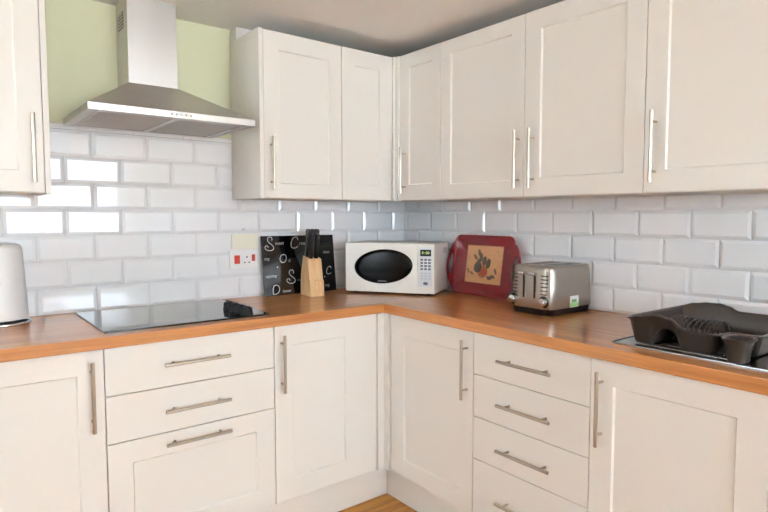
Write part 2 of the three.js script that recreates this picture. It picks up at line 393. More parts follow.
cabinet('wall_cupboard', 'cream wall cupboard between the narrow corner one and the toaster side, handle on its right', gw, RIGHTRUN, 0.649, 1.137, WY0, WY1, DW,
  [{ s0: 0.649, s1: 1.137, y0: WY0, y1: WY1, st: [0.064, 0.066, 0.066, 0.062], hv: [1.1125, hvW] }]);
cabinet('wall_cupboard', 'cream wall cupboard above the toaster, handle on its left', gw, RIGHTRUN, 1.137, 1.639, WY0, WY1, DW,
  [{ s0: 1.137, s1: 1.639, y0: WY0, y1: WY1, st: [0.075, 0.07, 0.07, 0.072], hv: [1.185, hvW] }]);
cabinet('wall_cupboard', 'cream wall cupboard above the dish rack, at the right edge', gw, RIGHTRUN, 1.639, 2.139, WY0, WY1, DW,
  [{ s0: 1.639, s1: 2.139, y0: WY0, y1: WY1, st: [0.071, 0.071, 0.072, 0.072], hv: [1.6785, hvW] }]);
one('plinth', 'cream kickboard under the hob-side cupboards', 'plinth', bx(-2.913, 0.0005, 0.512, -0.53, 0.158, 0.53, 0.001), M.cream);
one('plinth', 'cream kickboard under the sink-side cupboards', 'plinth', bx(-0.53, 0.0005, 0.5305, -0.512, 0.158, 2.633, 0.001), M.cream);

// ---------------------------------------------------------------- worktop
const SINK = { x0: -0.525, x1: -0.07, z0: 1.66, z1: 2.62, bx0: -0.462, bx1: -0.115, bz0: 2.075, bz1: 2.52 };
{
  const g = thing('worktop', 'L-shaped oak-effect laminate worktop', 'worktop', [0, 0, 0]);
  const y0 = 0.871, y1 = 0.91;
  part(g, 'worktop_section', boxUV(planPrism([[-2.913, 0.002], [-0.004, 0.002], [-0.004, 0.6], [-2.913, 0.6]], y0, y1, 0.002)), M.worktop);
  const hole = rectPoly(SINK.bx0 - 0.012, SINK.bz0 - 0.012, SINK.bx1 + 0.012, SINK.bz1 + 0.012, 0.05);
  part(g, 'worktop_section', boxUV(planPrism([[-0.6, 0.6], [-0.004, 0.6], [-0.004, 2.66], [-0.6, 2.66]], y0, y1, 0.002, [hole]), true), M.worktop);
}

// ---------------------------------------------------------------- cooker hood
{
  const g = thing('cooker_hood', 'brushed steel chimney cooker hood on the green wall', 'cooker hood', [0, 0, 0]);
  const x0 = -1.713, x1 = -1.132, zf = 0.472, yb = 1.648, yl = 1.671, yt = 1.815, cx0 = -1.512, cx1 = -1.326, cz = 0.168;
  const B = (y, i = 0) => [[x0 + i, y, 0.0012], [x1 - i, y, 0.0012], [x1 - i, y, zf - i], [x0 + i, y, zf - i]];
  const t = [[cx0, yt, 0.0012], [cx1, yt, 0.0012], [cx1, yt, cz], [cx0, yt, cz]];
  const T = [], b0 = B(yb), b1 = B(yl), b2 = B(yl + 0.0015, 0.0015);
  const ring = (A, C) => { for (let k = 0; k < 4; k++) { const n = (k + 1) % 4; T.push(...quad(A[n], A[k], C[k], C[n])); } };
  ring(b0, b1); ring(b1, b2); ring(b2, t); T.push(...quad(t[3], t[2], t[1], t[0]));
  // underside: rim, then a shallow recess for the filters
  const r0 = [[x0 + 0.03, yb, 0.03], [x1 - 0.03, yb, 0.03], [x1 - 0.03, yb, zf - 0.028], [x0 + 0.03, yb, zf - 0.028]], r1 = r0.map(p => [p[0], yb + 0.012, p[2]]);
  const up = (A, C) => { for (let k = 0; k < 4; k++) { const n = (k + 1) % 4; T.push(...quad(A[k], A[n], C[n], C[k])); } };
  up(b0, r0); up(r0, r1); T.push(...quad(...r1));
  const canopy = fromTris(T); boxUV(canopy);
  const canopyG = boxUV(canopy);
  part(g, 'canopy', canopyG, M.steel);
  part(g, 'chimney', boxUV(bx(cx0, yt - 0.004, 0.0012, cx1, ROOM.h - 0.0005, cz, 0.0015)), M.steelUp);
  const gr = part(g, 'vent_grille', [bx(cx0 - 0.0012, 2.036, 0.04, cx0, 2.1, 0.116)], M.black, 'dark vent slots on the side of the chimney');
  for (let i = 0; i < 5; i++) part(gr, 'grille_bar', bx(cx0 - 0.0028, 2.040 + i * 0.0125, 0.042, cx0 - 0.0011, 2.046 + i * 0.0125, 0.114), M.steel);
  for (const [a, b] of [[x0 + 0.0305, -1.4226], [-1.4222, x1 - 0.0305]]) {
    const f = part(g, 'grease_filter', bx(a, yb + 0.003, 0.0305, b, yb + 0.0115, zf - 0.0285, 0.001), M.filter, 'grey mesh grease filter under the hood');
    part(f, 'filter_frame', [bx(a, yb - 0.0005, 0.0305, b, yb + 0.004, 0.04), bx(a, yb - 0.0005, zf - 0.038, b, yb + 0.004, zf - 0.0285), bx(a, yb - 0.0005, 0.04, a + 0.01, yb + 0.004, zf - 0.038), bx(b - 0.01, yb - 0.0005, 0.04, b, yb + 0.004, zf - 0.038)], M.chrome);
  }
  for (let i = 0; i < 5; i++) part(g, 'button', cyl(0.0045, 0.004, 0.004, -1.447 + i * 0.0165, 1.6605, zf + 0.001, 'z', 16), M.chrome, 'small round push button on the hood lip');
}

// ---------------------------------------------------------------- hob
{
  const g = thing('ceramic_hob', 'black glass ceramic hob set in the worktop', 'hob', [0, 0.91, 0]);
  part(g, 'glass_top', planPrism(rectPoly(-1.702, 0.032, -1.117, 0.546, 0.006), 0.0005, 0.0065, 0.0015), M.blackGlass);
  for (let i = 0; i < 4; i++) {
    const z = 0.347 + i * 0.057, x = -1.2;
    const k = part(g, 'control_knob', new THREE.LatheGeometry([[0, 0.0065], [0.0235, 0.0065], [0.025, 0.009], [0.0235, 0.013], [0.0215, 0.034], [0.02, 0.036], [0, 0.036]].map(p => new THREE.Vector2(...p)), 28), M.knob);
    k.position.set(x, 0, z);
    const gp = part(k, 'grip', bx(-0.005, 0.014, -0.024, 0.005, 0.042, 0.024, 0.002), M.knob);
  }
}

// ---------------------------------------------------------------- canister
{
  const g = thing('canister', 'white tapered canister with steel base, left end of the worktop', 'canister', [-1.945, 0.9105, 0.125]);
  const pr = [[0, 0.012], [0.081, 0.012], [0.082, 0.02], [0.0795, 0.08], [0.0735, 0.2], [0.0695, 0.262], [0.0655, 0.277], [0.057, 0.285], [0.03, 0.289], [0, 0.29]];
  part(g, 'body', new THREE.LatheGeometry(new THREE.SplineCurve(pr.slice(2).map(p => new THREE.Vector2(...p))).getPoints(40).concat(), 64), M.whitePaper);
  part(g, 'base_plate', new THREE.LatheGeometry([[0, 0], [0.086, 0], [0.089, 0.003], [0.088, 0.008], [0.083, 0.013], [0, 0.013]].map(p => new THREE.Vector2(...p)), 64), M.chrome, 'shiny steel base rim');
  part(g, 'lid_seam', new THREE.TorusGeometry(0.0655, 0.0016, 8, 64).rotateX(Math.PI / 2).translate(0, 0.279, 0), M.whitePlastic);
}

// ---------------------------------------------------------------- sockets on the back wall
{
  const g = thing('cooker_switch', 'white wall plate with two red switches beside the black board', 'socket', [-1.063, 1.049, 0.0115]);
  part(g, 'plate', bx(0, 0, 0, 0.14, 0.0905, 0.012, 0.003), M.socket);
  part(g, 'rocker_switch', bx(0.022, 0.024, 0.0115, 0.048, 0.064, 0.0165, 0.0015), M.redSwitch, 'large red rocker switch');
  part(g, 'socket_switch', bx(0.108, 0.034, 0.0115, 0.124, 0.066, 0.016, 0.0015), M.redSwitch, 'small red socket switch');
  for (const [x, y, w, h] of [[0.0815, 0.050, 0.005, 0.009], [0.069, 0.026, 0.008, 0.005], [0.091, 0.026, 0.008, 0.005]]) part(g, 'pin_hole', bx(x, y, 0.0115, x + w, y + h, 0.01225), M.black);
  const p = thing('blank_plate', 'cream plate on the tiles directly above the red switches', 'wall plate', [-1.05, 1.1405, 0.0115]);
  part(p, 'plate', bx(0, 0, 0, 0.13, 0.0725, 0.009, 0.0025), std({ color: '#f2eedb', roughness: 0.45 }));
  for (const x of [0.018, 0.112]) part(p, 'screw', cyl(0.003, 0.003, 0.001, x, 0.036, 0.0092, 'z', 12), M.socket);
  const h = one('wall_hook', 'tiny grey stud on the tiles above the cream plate', 'hook', merge([cyl(0.005, 0.0035, 0.008, 0, 0, 0.004, 'z', 16), new THREE.SphereGeometry(0.0045, 12, 8).translate(0, 0, 0.009)]), M.chrome);
  h.position.set(-0.99, 1.234, 0.0112);
}

// ---------------------------------------------------------------- black worktop saver leaning on the tiles
function canvasTex(w, h, draw) {
  const c = document.createElement('canvas'); c.width = w; c.height = h; const x = c.getContext('2d'); draw(x, w, h);
  const t = new THREE.CanvasTexture(c); t.colorSpace = THREE.SRGBColorSpace; t.anisotropy = 8; return t;
}
{
  const W = 0.408, H = 0.292, a = Math.atan2(0.036, 0.29);
  const tex = canvasTex(1024, 748, (c, w, h) => {
    c.fillStyle = '#0b0b0c'; c.fillRect(0, 0, w, h);
    c.strokeStyle = '#e9e9e6'; c.fillStyle = '#d8d8d4'; c.lineCap = 'round';
    const cap = (pts, lw) => { c.lineWidth = lw; c.beginPath(); c.moveTo(pts[0], pts[1]); for (let i = 2; i < pts.length; i += 6) c.bezierCurveTo(...pts.slice(i, i + 6)); c.stroke(); };
    const S = (x, y, k) => cap([x + 70 * k, y + 25 * k, x + 90 * k, y - 25 * k, x + 10 * k, y - 25 * k, x + 20 * k, y + 25 * k, x + 30 * k, y + 65 * k, x + 95 * k, y + 75 * k, x + 85 * k, y + 115 * k, x + 75 * k, y + 150 * k, x - 10 * k, y + 145 * k, x - 15 * k, y + 105 * k, x - 15 * k, y + 75 * k, x + 25 * k, y + 80 * k, x + 22 * k, y + 105 * k], 7);
    const C = (x, y, k) => cap([x + 100 * k, y + 30 * k, x + 110 * k, y - 25 * k, x + 40 * k, y - 20 * k, x + 15 * k, y + 50 * k, x - 15 * k, y + 120 * k, x + 30 * k, y + 160 * k, x + 95 * k, y + 110 * k], 7);
    const O = (x, y, k) => cap([x + 60 * k, y, x - 20 * k, y + 5 * k, x - 20 * k, y + 120 * k, x + 45 * k, y + 110 * k, x + 110 * k, y + 95 * k, x + 105 * k, y - 10 * k, x + 45 * k, y + 5 * k], 7);
    const D = (x, y, k) => cap([x + 20 * k, y + 120 * k, x + 5 * k, y + 60 * k, x + 30 * k, y - 10 * k, x + 80 * k, y + 10 * k, x + 140 * k, y + 40 * k, x + 110 * k, y + 150 * k, x + 10 * k, y + 125 * k], 7);
    c.font = 'italic 54px serif';
    S(60, 22, 1.15); c.fillText('weet', 175, 110);
    C(395, 22, 1.05); c.fillText('ream', 515, 118);
    c.font = 'italic 46px serif';
    c.fillText('ing', 20, 300); O(235, 235, 0.95); c.fillText('il', 345, 335); c.beginPath(); c.arc(190, 395, 9, 0, 7); c.fill();
    c.fillText('opping', 20, 520); S(325, 455, 1.15); c.fillText('oup', 450, 590);
    D(95, 615, 0.95); c.fillText('inner', 235, 722);
    c.fillText('time', 860, 245); C(890, 430, 0.75); c.beginPath(); c.arc(860, 560, 8, 0, 7); c.fill(); c.fillText('ing', 850, 690);
    c.lineWidth = 6; cap([610, 330, 580, 370, 590, 420, 600, 430], 6);
  });
  const g = thing('worktop_saver', 'black board with white script lettering leaning on the tiles', 'chopping board', [-0.906, 0.9105, 0.0545]);
  const b = part(g, 'board', bx(0, 0, -0.005, W, H, 0, 0.0015), M.boardBlack); b.rotation.x = -a;
  const f = new THREE.PlaneGeometry(W - 0.004, H - 0.004); f.translate(W / 2, H / 2, 0.0004);
  const fm = part(g, 'printed_face', f, phys({ map: tex, roughness: 0.12, clearcoat: 0.5 })); fm.rotation.x = -a;
  g.rotation.y = 0.012;
}

// ---------------------------------------------------------------- knife block
{
  const th = -0.1;   // front turned towards the room
  const g = thing('knife_block', 'pale wooden knife block in front of the black board', 'knife block', [-0.741, 0.9105, 0.205], th);
  const wd = 0.072;
  // side profile in (depth behind the front edge, height)
  const sh = shapeOf(roundPoly([[0, 0], [-0.125, 0], [-0.118, 0.1], [-0.088, 0.194], [-0.034, 0.178], [-0.014, 0.08], [-0.005, 0.076]], 0.0015, 2));
  const e = new THREE.ExtrudeGeometry(sh, { depth: wd - 0.003, bevelEnabled: true, bevelThickness: 0.0015, bevelSize: 0.0015, bevelOffset: -0.0015, bevelSegments: 2 });
  e.rotateY(-Math.PI / 2); // shape x (depth) -> z, extrude -> -x
  e.scale(-1, 1, 1);
  const p = e.attributes.position, idx = []; // mirror flipped the winding: turn triangles round
  for (let i = 0; i < p.count; i += 3) { const a = [p.getX(i + 1), p.getY(i + 1), p.getZ(i + 1)], c = [p.getX(i + 2), p.getY(i + 2), p.getZ(i + 2)]; p.setXYZ(i + 1, ...c); p.setXYZ(i + 2, ...a); }
  e.translate(0.0015, 0, 0); e.computeVertexNormals();
  part(g, 'block', boxUV(e), M.blockWood);
  const tilt = 0.2;
  let n = 0;
  for (const [row, zz, yy, cols, len] of [[0, -0.076, 0.188, [0.014, 0.036, 0.058], 0.138], [1, -0.05, 0.181, [0.022, 0.05], 0.122]]) for (const x of cols) {
    const k = thing('kitchen_knife', ['black-handled knife at the back left of the block', 'black-handled knife at the back middle of the block', 'black-handled knife at the back right of the block', 'black-handled knife at the front left of the block', 'black-handled knife at the front right of the block'][n++], 'knife', [0, 0, 0], 0, 'knives in the wooden block');
    g.updateMatrixWorld(); const wp = g.localToWorld(new THREE.Vector3(x, yy, zz)); k.position.copy(wp); k.rotation.set(tilt, th, 0, 'YXZ');
    const prof2 = rectPoly(-0.0095, -0.0135, 0.0095, 0.0135, 0.005, 4), L = [];
    for (const [y, s] of [[0.002, 0.8], [0.006, 0.95], [len * 0.35, 0.86], [len * 0.7, 0.95], [len * 0.95, 1.05], [len, 0.8]]) L.push(prof2.map(q => [q[0] * s, y, -q[1] * s]));
    part(k, 'handle', skin(L, true, true, 0.7), M.black);
    part(k, 'bolster', bx(-0.0055, -0.008, -0.009, 0.0055, 0.003, 0.009, 0.001), M.chrome, 'steel collar at the foot of the handle');
    for (const q of [0.3, 0.65]) part(k, 'rivet', cyl(0.002, 0.002, 0.0172, 0, len * q, 0, 'x', 10), M.black);
  }
}

// ---------------------------------------------------------------- microwave
{
  const g = thing('microwave_oven', 'white microwave oven with a dark oval window standing in the corner', 'microwave', [-0.516, 0.9105, 0.163], -57.43 * Math.PI / 180);
  const W = 0.469, H = 0.2545, D = 0.272, f = 0.0095;
  part(g, 'case', bx(0, f, -D, W, H, -0.022, 0.006), M.mw);
  // door with the oval opening
  const E = (cx, cy, a, b, r, n = 64) => Array.from({ length: n }, (_, i) => { const t = i / n * 2 * Math.PI, x = a * Math.cos(t), y = b * Math.sin(t); return [cx + x * Math.cos(r) - y * Math.sin(r), cy + x * Math.sin(r) + y * Math.cos(r)]; });
  const sh = shapeOf(roundPoly([[0, f], [0.3845, f], [0.3845, H], [0, H]], [0.008, 0.001, 0.001, 0.008], 4));
  sh.holes.push(new THREE.Path(E(0.203, 0.138, 0.155, 0.085, 0.075).map(q => new THREE.Vector2(...q))));
  const dg = new THREE.ExtrudeGeometry(sh, { depth: 0.017, bevelEnabled: true, bevelThickness: 0.003, bevelSize: 0.003, bevelOffset: -0.003, bevelSegments: 3, curveSegments: 32 }); dg.translate(0, 0, -0.020);
  const door = part(g, 'door', dg, M.mw);
  const loops = [[1, -0.006], [0.985, -0.0035], [0.8, -0.001], [0.4, 0.0015], [0.02, 0.002]].map(([s, z]) => E(0.203, 0.138, 0.1555 * s, 0.0855 * s, 0.075).map(q => [q[0], q[1], z]));
  part(door, 'oval_window', skin(loops, false, true, 1.0), M.mwGlass, 'glossy near-black oval window');
  part(door, 'maker_mark', bx(0.176, 0.0625, 0, 0.222, 0.068, 0.0012, 0.0005), std({ color: '#8a8a8a', roughness: 0.4 }), 'small grey mark under the oval window');
  // control panel
  const panel = part(g, 'control_panel', bx(0.3855, f, -0.021, W, H, 0, 0.004), M.mw);
  part(panel, 'keypad_field', bx(0.393, 0.045, -0.001, 0.457, 0.236, 0.0006, 0.0004), std({ color: '#e3e4e6', roughness: 0.4 }));
  const dtex = canvasTex(256, 128, (c, w, h) => { c.fillStyle = '#0a0f08'; c.fillRect(0, 0, w, h); c.fillStyle = '#d8ee9a'; c.font = 'bold 84px monospace'; c.textAlign = 'center'; c.fillText('0:00', w / 2, h / 2 + 28); });
  const scr = part(panel, 'display_screen', bx(0.397, 0.194, 0, 0.452, 0.2255, 0.0014, 0.0006), M.black, 'small black clock display');
  const dp = new THREE.PlaneGeometry(0.05, 0.027); dp.translate(0.4245, 0.21, 0.0017);
  part(panel, 'display_digits', dp, std({ map: dtex, emissive: '#ffffff', emissiveMap: dtex, emissiveIntensity: 0.5, roughness: 0.2 }));
  for (let r = 0; r < 4; r++) for (let c = 0; c < 3; c++) part(panel, 'key', bx(0.3985 + c * 0.0195, 0.172 - r * 0.0152, 0, 0.4115 + c * 0.0195, 0.181 - r * 0.0152, 0.0026, 0.0018), M.key);
  for (let r = 0; r < 3; r++) for (let c = 0; c < 3; c++) part(panel, 'pale_key', bx(0.3985 + c * 0.0195, 0.106 - r * 0.013, 0, 0.4125 + c * 0.0195, 0.114 - r * 0.013, 0.0016, 0.001), M.keyPale);
  part(panel, 'start_key', skin([[1, 0], [1, 0.002], [0.8, 0.0035]].map(([s, z]) => E(0.4245, 0.0605, 0.0125 * s, 0.0075 * s, 0).map(q => [q[0], q[1], z])), false, true), M.key, 'grey oval start button');
  for (const [x, z] of [[0.04, -0.04], [W - 0.04, -0.04], [0.04, -D + 0.04], [W - 0.04, -D + 0.04]]) part(g, 'foot', cyl(0.012, 0.013, 0.0105, x, 0.0052, z, 'y', 20), M.black);
  for (let i = 0; i < 6; i++) part(g, 'side_vent', bx(W - 0.0005, 0.2, -0.235 + i * 0.012, W + 0.0006, 0.23, -0.230 + i * 0.012), std({ color: '#b9b4aa', roughness: 0.6 }));
  const wire = one('power_cable', 'white cable lying between the microwave and the red tray', 'cable', tube([[-0.05, 0.9145, 0.37], [-0.045, 0.9145, 0.42], [-0.06, 0.9145, 0.455], [-0.045, 0.9145, 0.49], [-0.02, 0.918, 0.5], [-0.016, 0.94, 0.495]], 0.0032, 40), M.whitePlastic);
}

// ---------------------------------------------------------------- red tray
{
  // local frame: x along the wall (world z), y up the tray, z out of the tray face
  const W = 0.395, H = 0.292, lean = Math.atan2(0.04, 0.285);
  const g = thing('serving_tray', 'dark red tray with a fruit picture leaning behind the toaster', 'tray', [-0.07, 0.9115, 0.489], -Math.PI / 2);
  const body = new THREE.Group();
  const L = (i, z, r) => rectPoly(i, i, W - i, H - i, r, 8).map(q => [q[0], q[1], z]);
  const geo = skin([L(0.02, -0.002, 0.03), L(0.004, 0.016, 0.036), L(-0.002, 0.022, 0.04), L(0.0, 0.024, 0.04), L(0.006, 0.022, 0.034), L(0.024, 0.003, 0.028), L(0.03, 0.001, 0.026)], true, true, 1.2);
  const m = part(g, 'tray_body', geo, M.red);
  // handles: loops on both short sides
  for (const s of [0, 1]) {
    const pts = []; const hx = t => -0.034 * Math.sin(t * Math.PI) ** 0.55 + 0.002, n = 24;
    const outer = [], inner = [];
    for (let i = 0; i <= n; i++) { const t = i / n, y = 0.03 + t * (H - 0.06); outer.push([-0.05 * Math.pow(Math.sin(t * Math.PI), 0.6) + 0.004, y]); }
    const sh = shapeOf([...outer, [0.01, H - 0.03], [0.01, 0.03]]);
    const hole = []; for (let i = 0; i < 28; i++) { const a = i / 28 * 2 * Math.PI; hole.push(new THREE.Vector2(-0.0185 + 0.0145 * Math.cos(a), H / 2 + 0.055 * Math.sin(a))); }
    sh.holes.push(new THREE.Path(hole));
    const hg = new THREE.ExtrudeGeometry(sh, { depth: 0.004, bevelEnabled: true, bevelThickness: 0.002, bevelSize: 0.002, bevelOffset: -0.002, bevelSegments: 2 });
    hg.translate(0, 0, 0.0185);
    if (s) { hg.rotateY(Math.PI); hg.translate(W, 0, 0.0425); }
    part(m, 'handle', hg, M.red);
  }
  const tex = canvasTex(768, 640, (c, w, h) => {
    c.fillStyle = '#dba577'; c.fillRect(0, 0, w, h);
    for (let i = 0; i < 900; i++) { c.fillStyle = `rgba(${rr(150, 235) | 0},${rr(100, 180) | 0},${rr(60, 120) | 0},0.06)`; c.beginPath(); c.ellipse(rr(0, w), rr(0, h), rr(8, 60), rr(4, 24), rr(0, 3), 0, 7); c.fill(); }
    const leaf = (x, y, a, b, r, col) => { c.save(); c.translate(x, y); c.rotate(r); c.fillStyle = col; c.beginPath(); c.ellipse(0, 0, a, b, 0, 0, 7); c.fill(); c.strokeStyle = 'rgba(200,150,100,.6)'; c.lineWidth = 4; c.beginPath(); c.moveTo(-a * .8, 0); c.lineTo(a * .8, 0); c.stroke(); c.restore(); };
    c.strokeStyle = '#5a4030'; c.lineWidth = 8; c.beginPath(); c.moveTo(300, 430); c.quadraticCurveTo(330, 250, 280, 120); c.moveTo(310, 330); c.quadraticCurveTo(420, 260, 480, 300); c.stroke();
    c.fillStyle = '#a8683f'; c.beginPath(); c.arc(370, 440, 105, 0, 7); c.fill(); c.fillStyle = '#b5533a'; c.beginPath(); c.arc(400, 455, 70, 0, 7); c.fill();
    c.fillStyle = '#4b3d33'; c.beginPath(); c.ellipse(260, 370, 80, 95, 0.3, 0, 7); c.fill();
    for (const [x, y, a, b, r] of [[275, 130, 55, 24, 1.2], [195, 200, 50, 22, .8], [320, 200, 60, 30, 1.5], [395, 260, 65, 34, 1.7], [480, 300, 68, 38, 1.75], [270, 280, 70, 30, 2.2], [545, 530, 48, 26, -.5], [600, 510, 34, 20, .4], [640, 420, 44, 18, 1.2], [60, 440, 40, 14, 1.1], [140, 480, 36, 14, .6], [500, 540, 30, 16, 1]]) leaf(x, y, a * 1.25, b * 1.2, r, '#4f4436');
    c.strokeStyle = 'rgba(120,70,40,.5)'; c.lineWidth = 6; c.strokeRect(4, 4, w - 8, h - 8);
  });
  const pic = part(m, 'fruit_picture', new THREE.PlaneGeometry(0.238, 0.186).translate(W / 2 - 0.005, H / 2 + 0.006, 0.0016), std({ map: tex, roughness: 0.35 }), 'peach square picture of fruit and leaves');
  m.rotation.x = -lean;
}

// ---------------------------------------------------------------- toaster
{
  const g = thing('toaster', 'brushed steel four-slice toaster on the worktop', 'toaster', [-0.163, 0.9105, 1.172]);
  const hx = 0.147, hz = 0.1035;
  const loop = (y, i, r) => rectPoly(-hx + i, -hz + i, hx - i, hz - i, r, 8).map(q => [q[0], y, q[1]]).reverse();
  part(g, 'base', skin([loop(0.0, 0.012, 0.03), loop(0.003, 0.008, 0.032), loop(0.026, 0.002, 0.036)], true, true), M.black, 'black plastic plinth');
  part(g, 'body', skin([loop(0.026, 0.0, 0.04), loop(0.032, -0.002, 0.042), loop(0.1, 0.0, 0.04), loop(0.178, 0.005, 0.036)], true, true), M.steelToast);
  part(g, 'top_plate', skin([loop(0.178, 0.0065, 0.036), loop(0.186, 0.008, 0.034), loop(0.1925, 0.013, 0.03), loop(0.194, 0.02, 0.026)], false, true, 1.0), M.steelToast);
  for (const z of [-0.066, -0.033, 0.033, 0.066]) part(g, 'bread_slot', bx(-0.085, 0.192, z - 0.0105, 0.095, 0.1948, z + 0.0105, 0.001), M.black, 'dark bread slot');
  part(g, 'slot_trim', [bx(-0.098, 0.1925, -0.086, 0.108, 0.1944, -0.014, 0.0008), bx(-0.098, 0.1925, 0.014, 0.108, 0.1944, 0.086, 0.0008)], M.chrome);
  const fx = -hx;   // lever face looks towards -x
  for (const z of [-0.026, 0.028]) {
    part(g, 'lever_slot', bx(fx - 0.0014, 0.066, z - 0.0055, fx + 0.008, 0.168, z + 0.0055, 0.0008), M.black, 'dark upright lever slot');
    const lv = part(g, 'lever', new RoundedBoxGeometry(0.024, 0.013, 0.026, 3, 0.005).translate(fx - 0.014, 0.163, z), M.chrome, 'chrome push-down lever');
    part(lv, 'lever_stem', bx(fx - 0.008, 0.159, z - 0.003, fx + 0.006, 0.165, z + 0.003), M.chrome);
    part(g, 'lever_guide', bx(fx - 0.0022, 0.066, z + 0.0057, fx + 0.006, 0.165, z + 0.0095, 0.0008), M.chrome);
  }
  part(g, 'lever_bar', bx(fx - 0.003, 0.158, -0.06, fx + 0.006, 0.1625, 0.032, 0.001), M.chrome);
  for (const z of [-0.076, 0.072]) {
    const kp = [[0, 0], [0.019, 0], [0.019, 0.004], [0.0165, 0.006], [0.0155, 0.018], [0.0135, 0.0205], [0, 0.021]].map(p => new THREE.Vector2(...p));
    const kg = new THREE.LatheGeometry(kp, 36); kg.rotateZ(Math.PI / 2); kg.translate(fx + (Math.abs(z) > 0.07 ? 0.002 : 0), 0.0555, z);
    const kn = part(g, 'browning_knob', kg, M.chrome, 'round steel browning knob');
    part(kn, 'dial_ring', cyl(0.0235, 0.0235, 0.003, fx + 0.0005, 0.0555, z, 'x', 36), M.black, 'dark ring behind the knob');
  }
  for (const [z0, z1] of [[-0.092, -0.058], [0.056, 0.085]]) for (let i = 0; i < 6; i++)
    part(g, 'vent_slit', bx(fx - 0.0012, 0.082 + i * 0.0145, z0, fx + 0.014, 0.0865 + i * 0.0145, z1, 0.0008), M.darkSteel, 'short dark vent slit');
  const st = canvasTex(128, 128, (c, w, h) => { c.fillStyle = '#f2f4ee'; c.fillRect(0, 0, w, h); c.fillStyle = '#9fd58b'; c.fillRect(4, 78, 120, 46); c.fillStyle = '#3f8f45'; c.fillRect(28, 40, 70, 34); c.fillStyle = '#cfe8c4'; for (let i = 0; i < 3; i++) c.fillRect(36, 46 + i * 9, 54, 3); });
  const lab = part(g, 'sticker', new THREE.PlaneGeometry(0.058, 0.046).translate(0, 0, 0.0006), std({ map: st, roughness: 0.5 }), 'small white and green sticker on the end');
  lab.position.set(0.006, 0.049, hz + 0.0015);
}

// ---------------------------------------------------------------- sink and drainer
{
  const S = SINK, y = 0.9102, g = thing('sink', 'stainless steel sink with ribbed drainer under the dish rack', 'sink', [0, 0, 0]);
  const hole = rectPoly(S.bx0, S.bz0, S.bx1, S.bz1, 0.05, 8);
  part(g, 'deck', planPrism(rectPoly(S.x0, S.z0, S.x1, S.z1, 0.02, 8), y, y + 0.0025, 0.0008, [hole]), M.sink);
  const rim = rectPoly(S.x0 + 0.004, S.z0 + 0.004, S.x1 - 0.004, S.z1 - 0.004, 0.018, 6).map(p => [p[0], y + 0.0026, p[1]]);
  part(g, 'raised_rim', new THREE.TubeGeometry(new THREE.CatmullRomCurve3(rim.map(p => new THREE.Vector3(...p)), true, 'catmullrom', 0.1), 220, 0.0028, 8, true), M.sink);
  const B = (yy, i, r) => rectPoly(S.bx0 + i, S.bz0 + i, S.bx1 - i, S.bz1 - i, r, 8).map(q => [q[0], yy, q[1]]);
  part(g, 'bowl', skin([B(y + 0.003, -0.006, 0.056), B(y + 0.0042, -0.002, 0.052), B(y + 0.001, 0.003, 0.048), B(y - 0.02, 0.008, 0.045), B(y - 0.13, 0.016, 0.04), B(y - 0.15, 0.03, 0.03), B(y - 0.154, 0.06, 0.02)], false, true, 0.9), M.sink);
  for (let i = 0; i < 9; i++) { const x = -0.475 + i * 0.042; const gg = new THREE.CapsuleGeometry(0.0045, S.bz0 - S.z0 - 0.1, 4, 10); gg.rotateX(Math.PI / 2); gg.scale(1, 0.6, 1); gg.translate(x, y + 0.0025, (S.z0 + S.bz0) / 2 - 0.004); part(g, 'drainer_rib', gg, M.sink); }
}

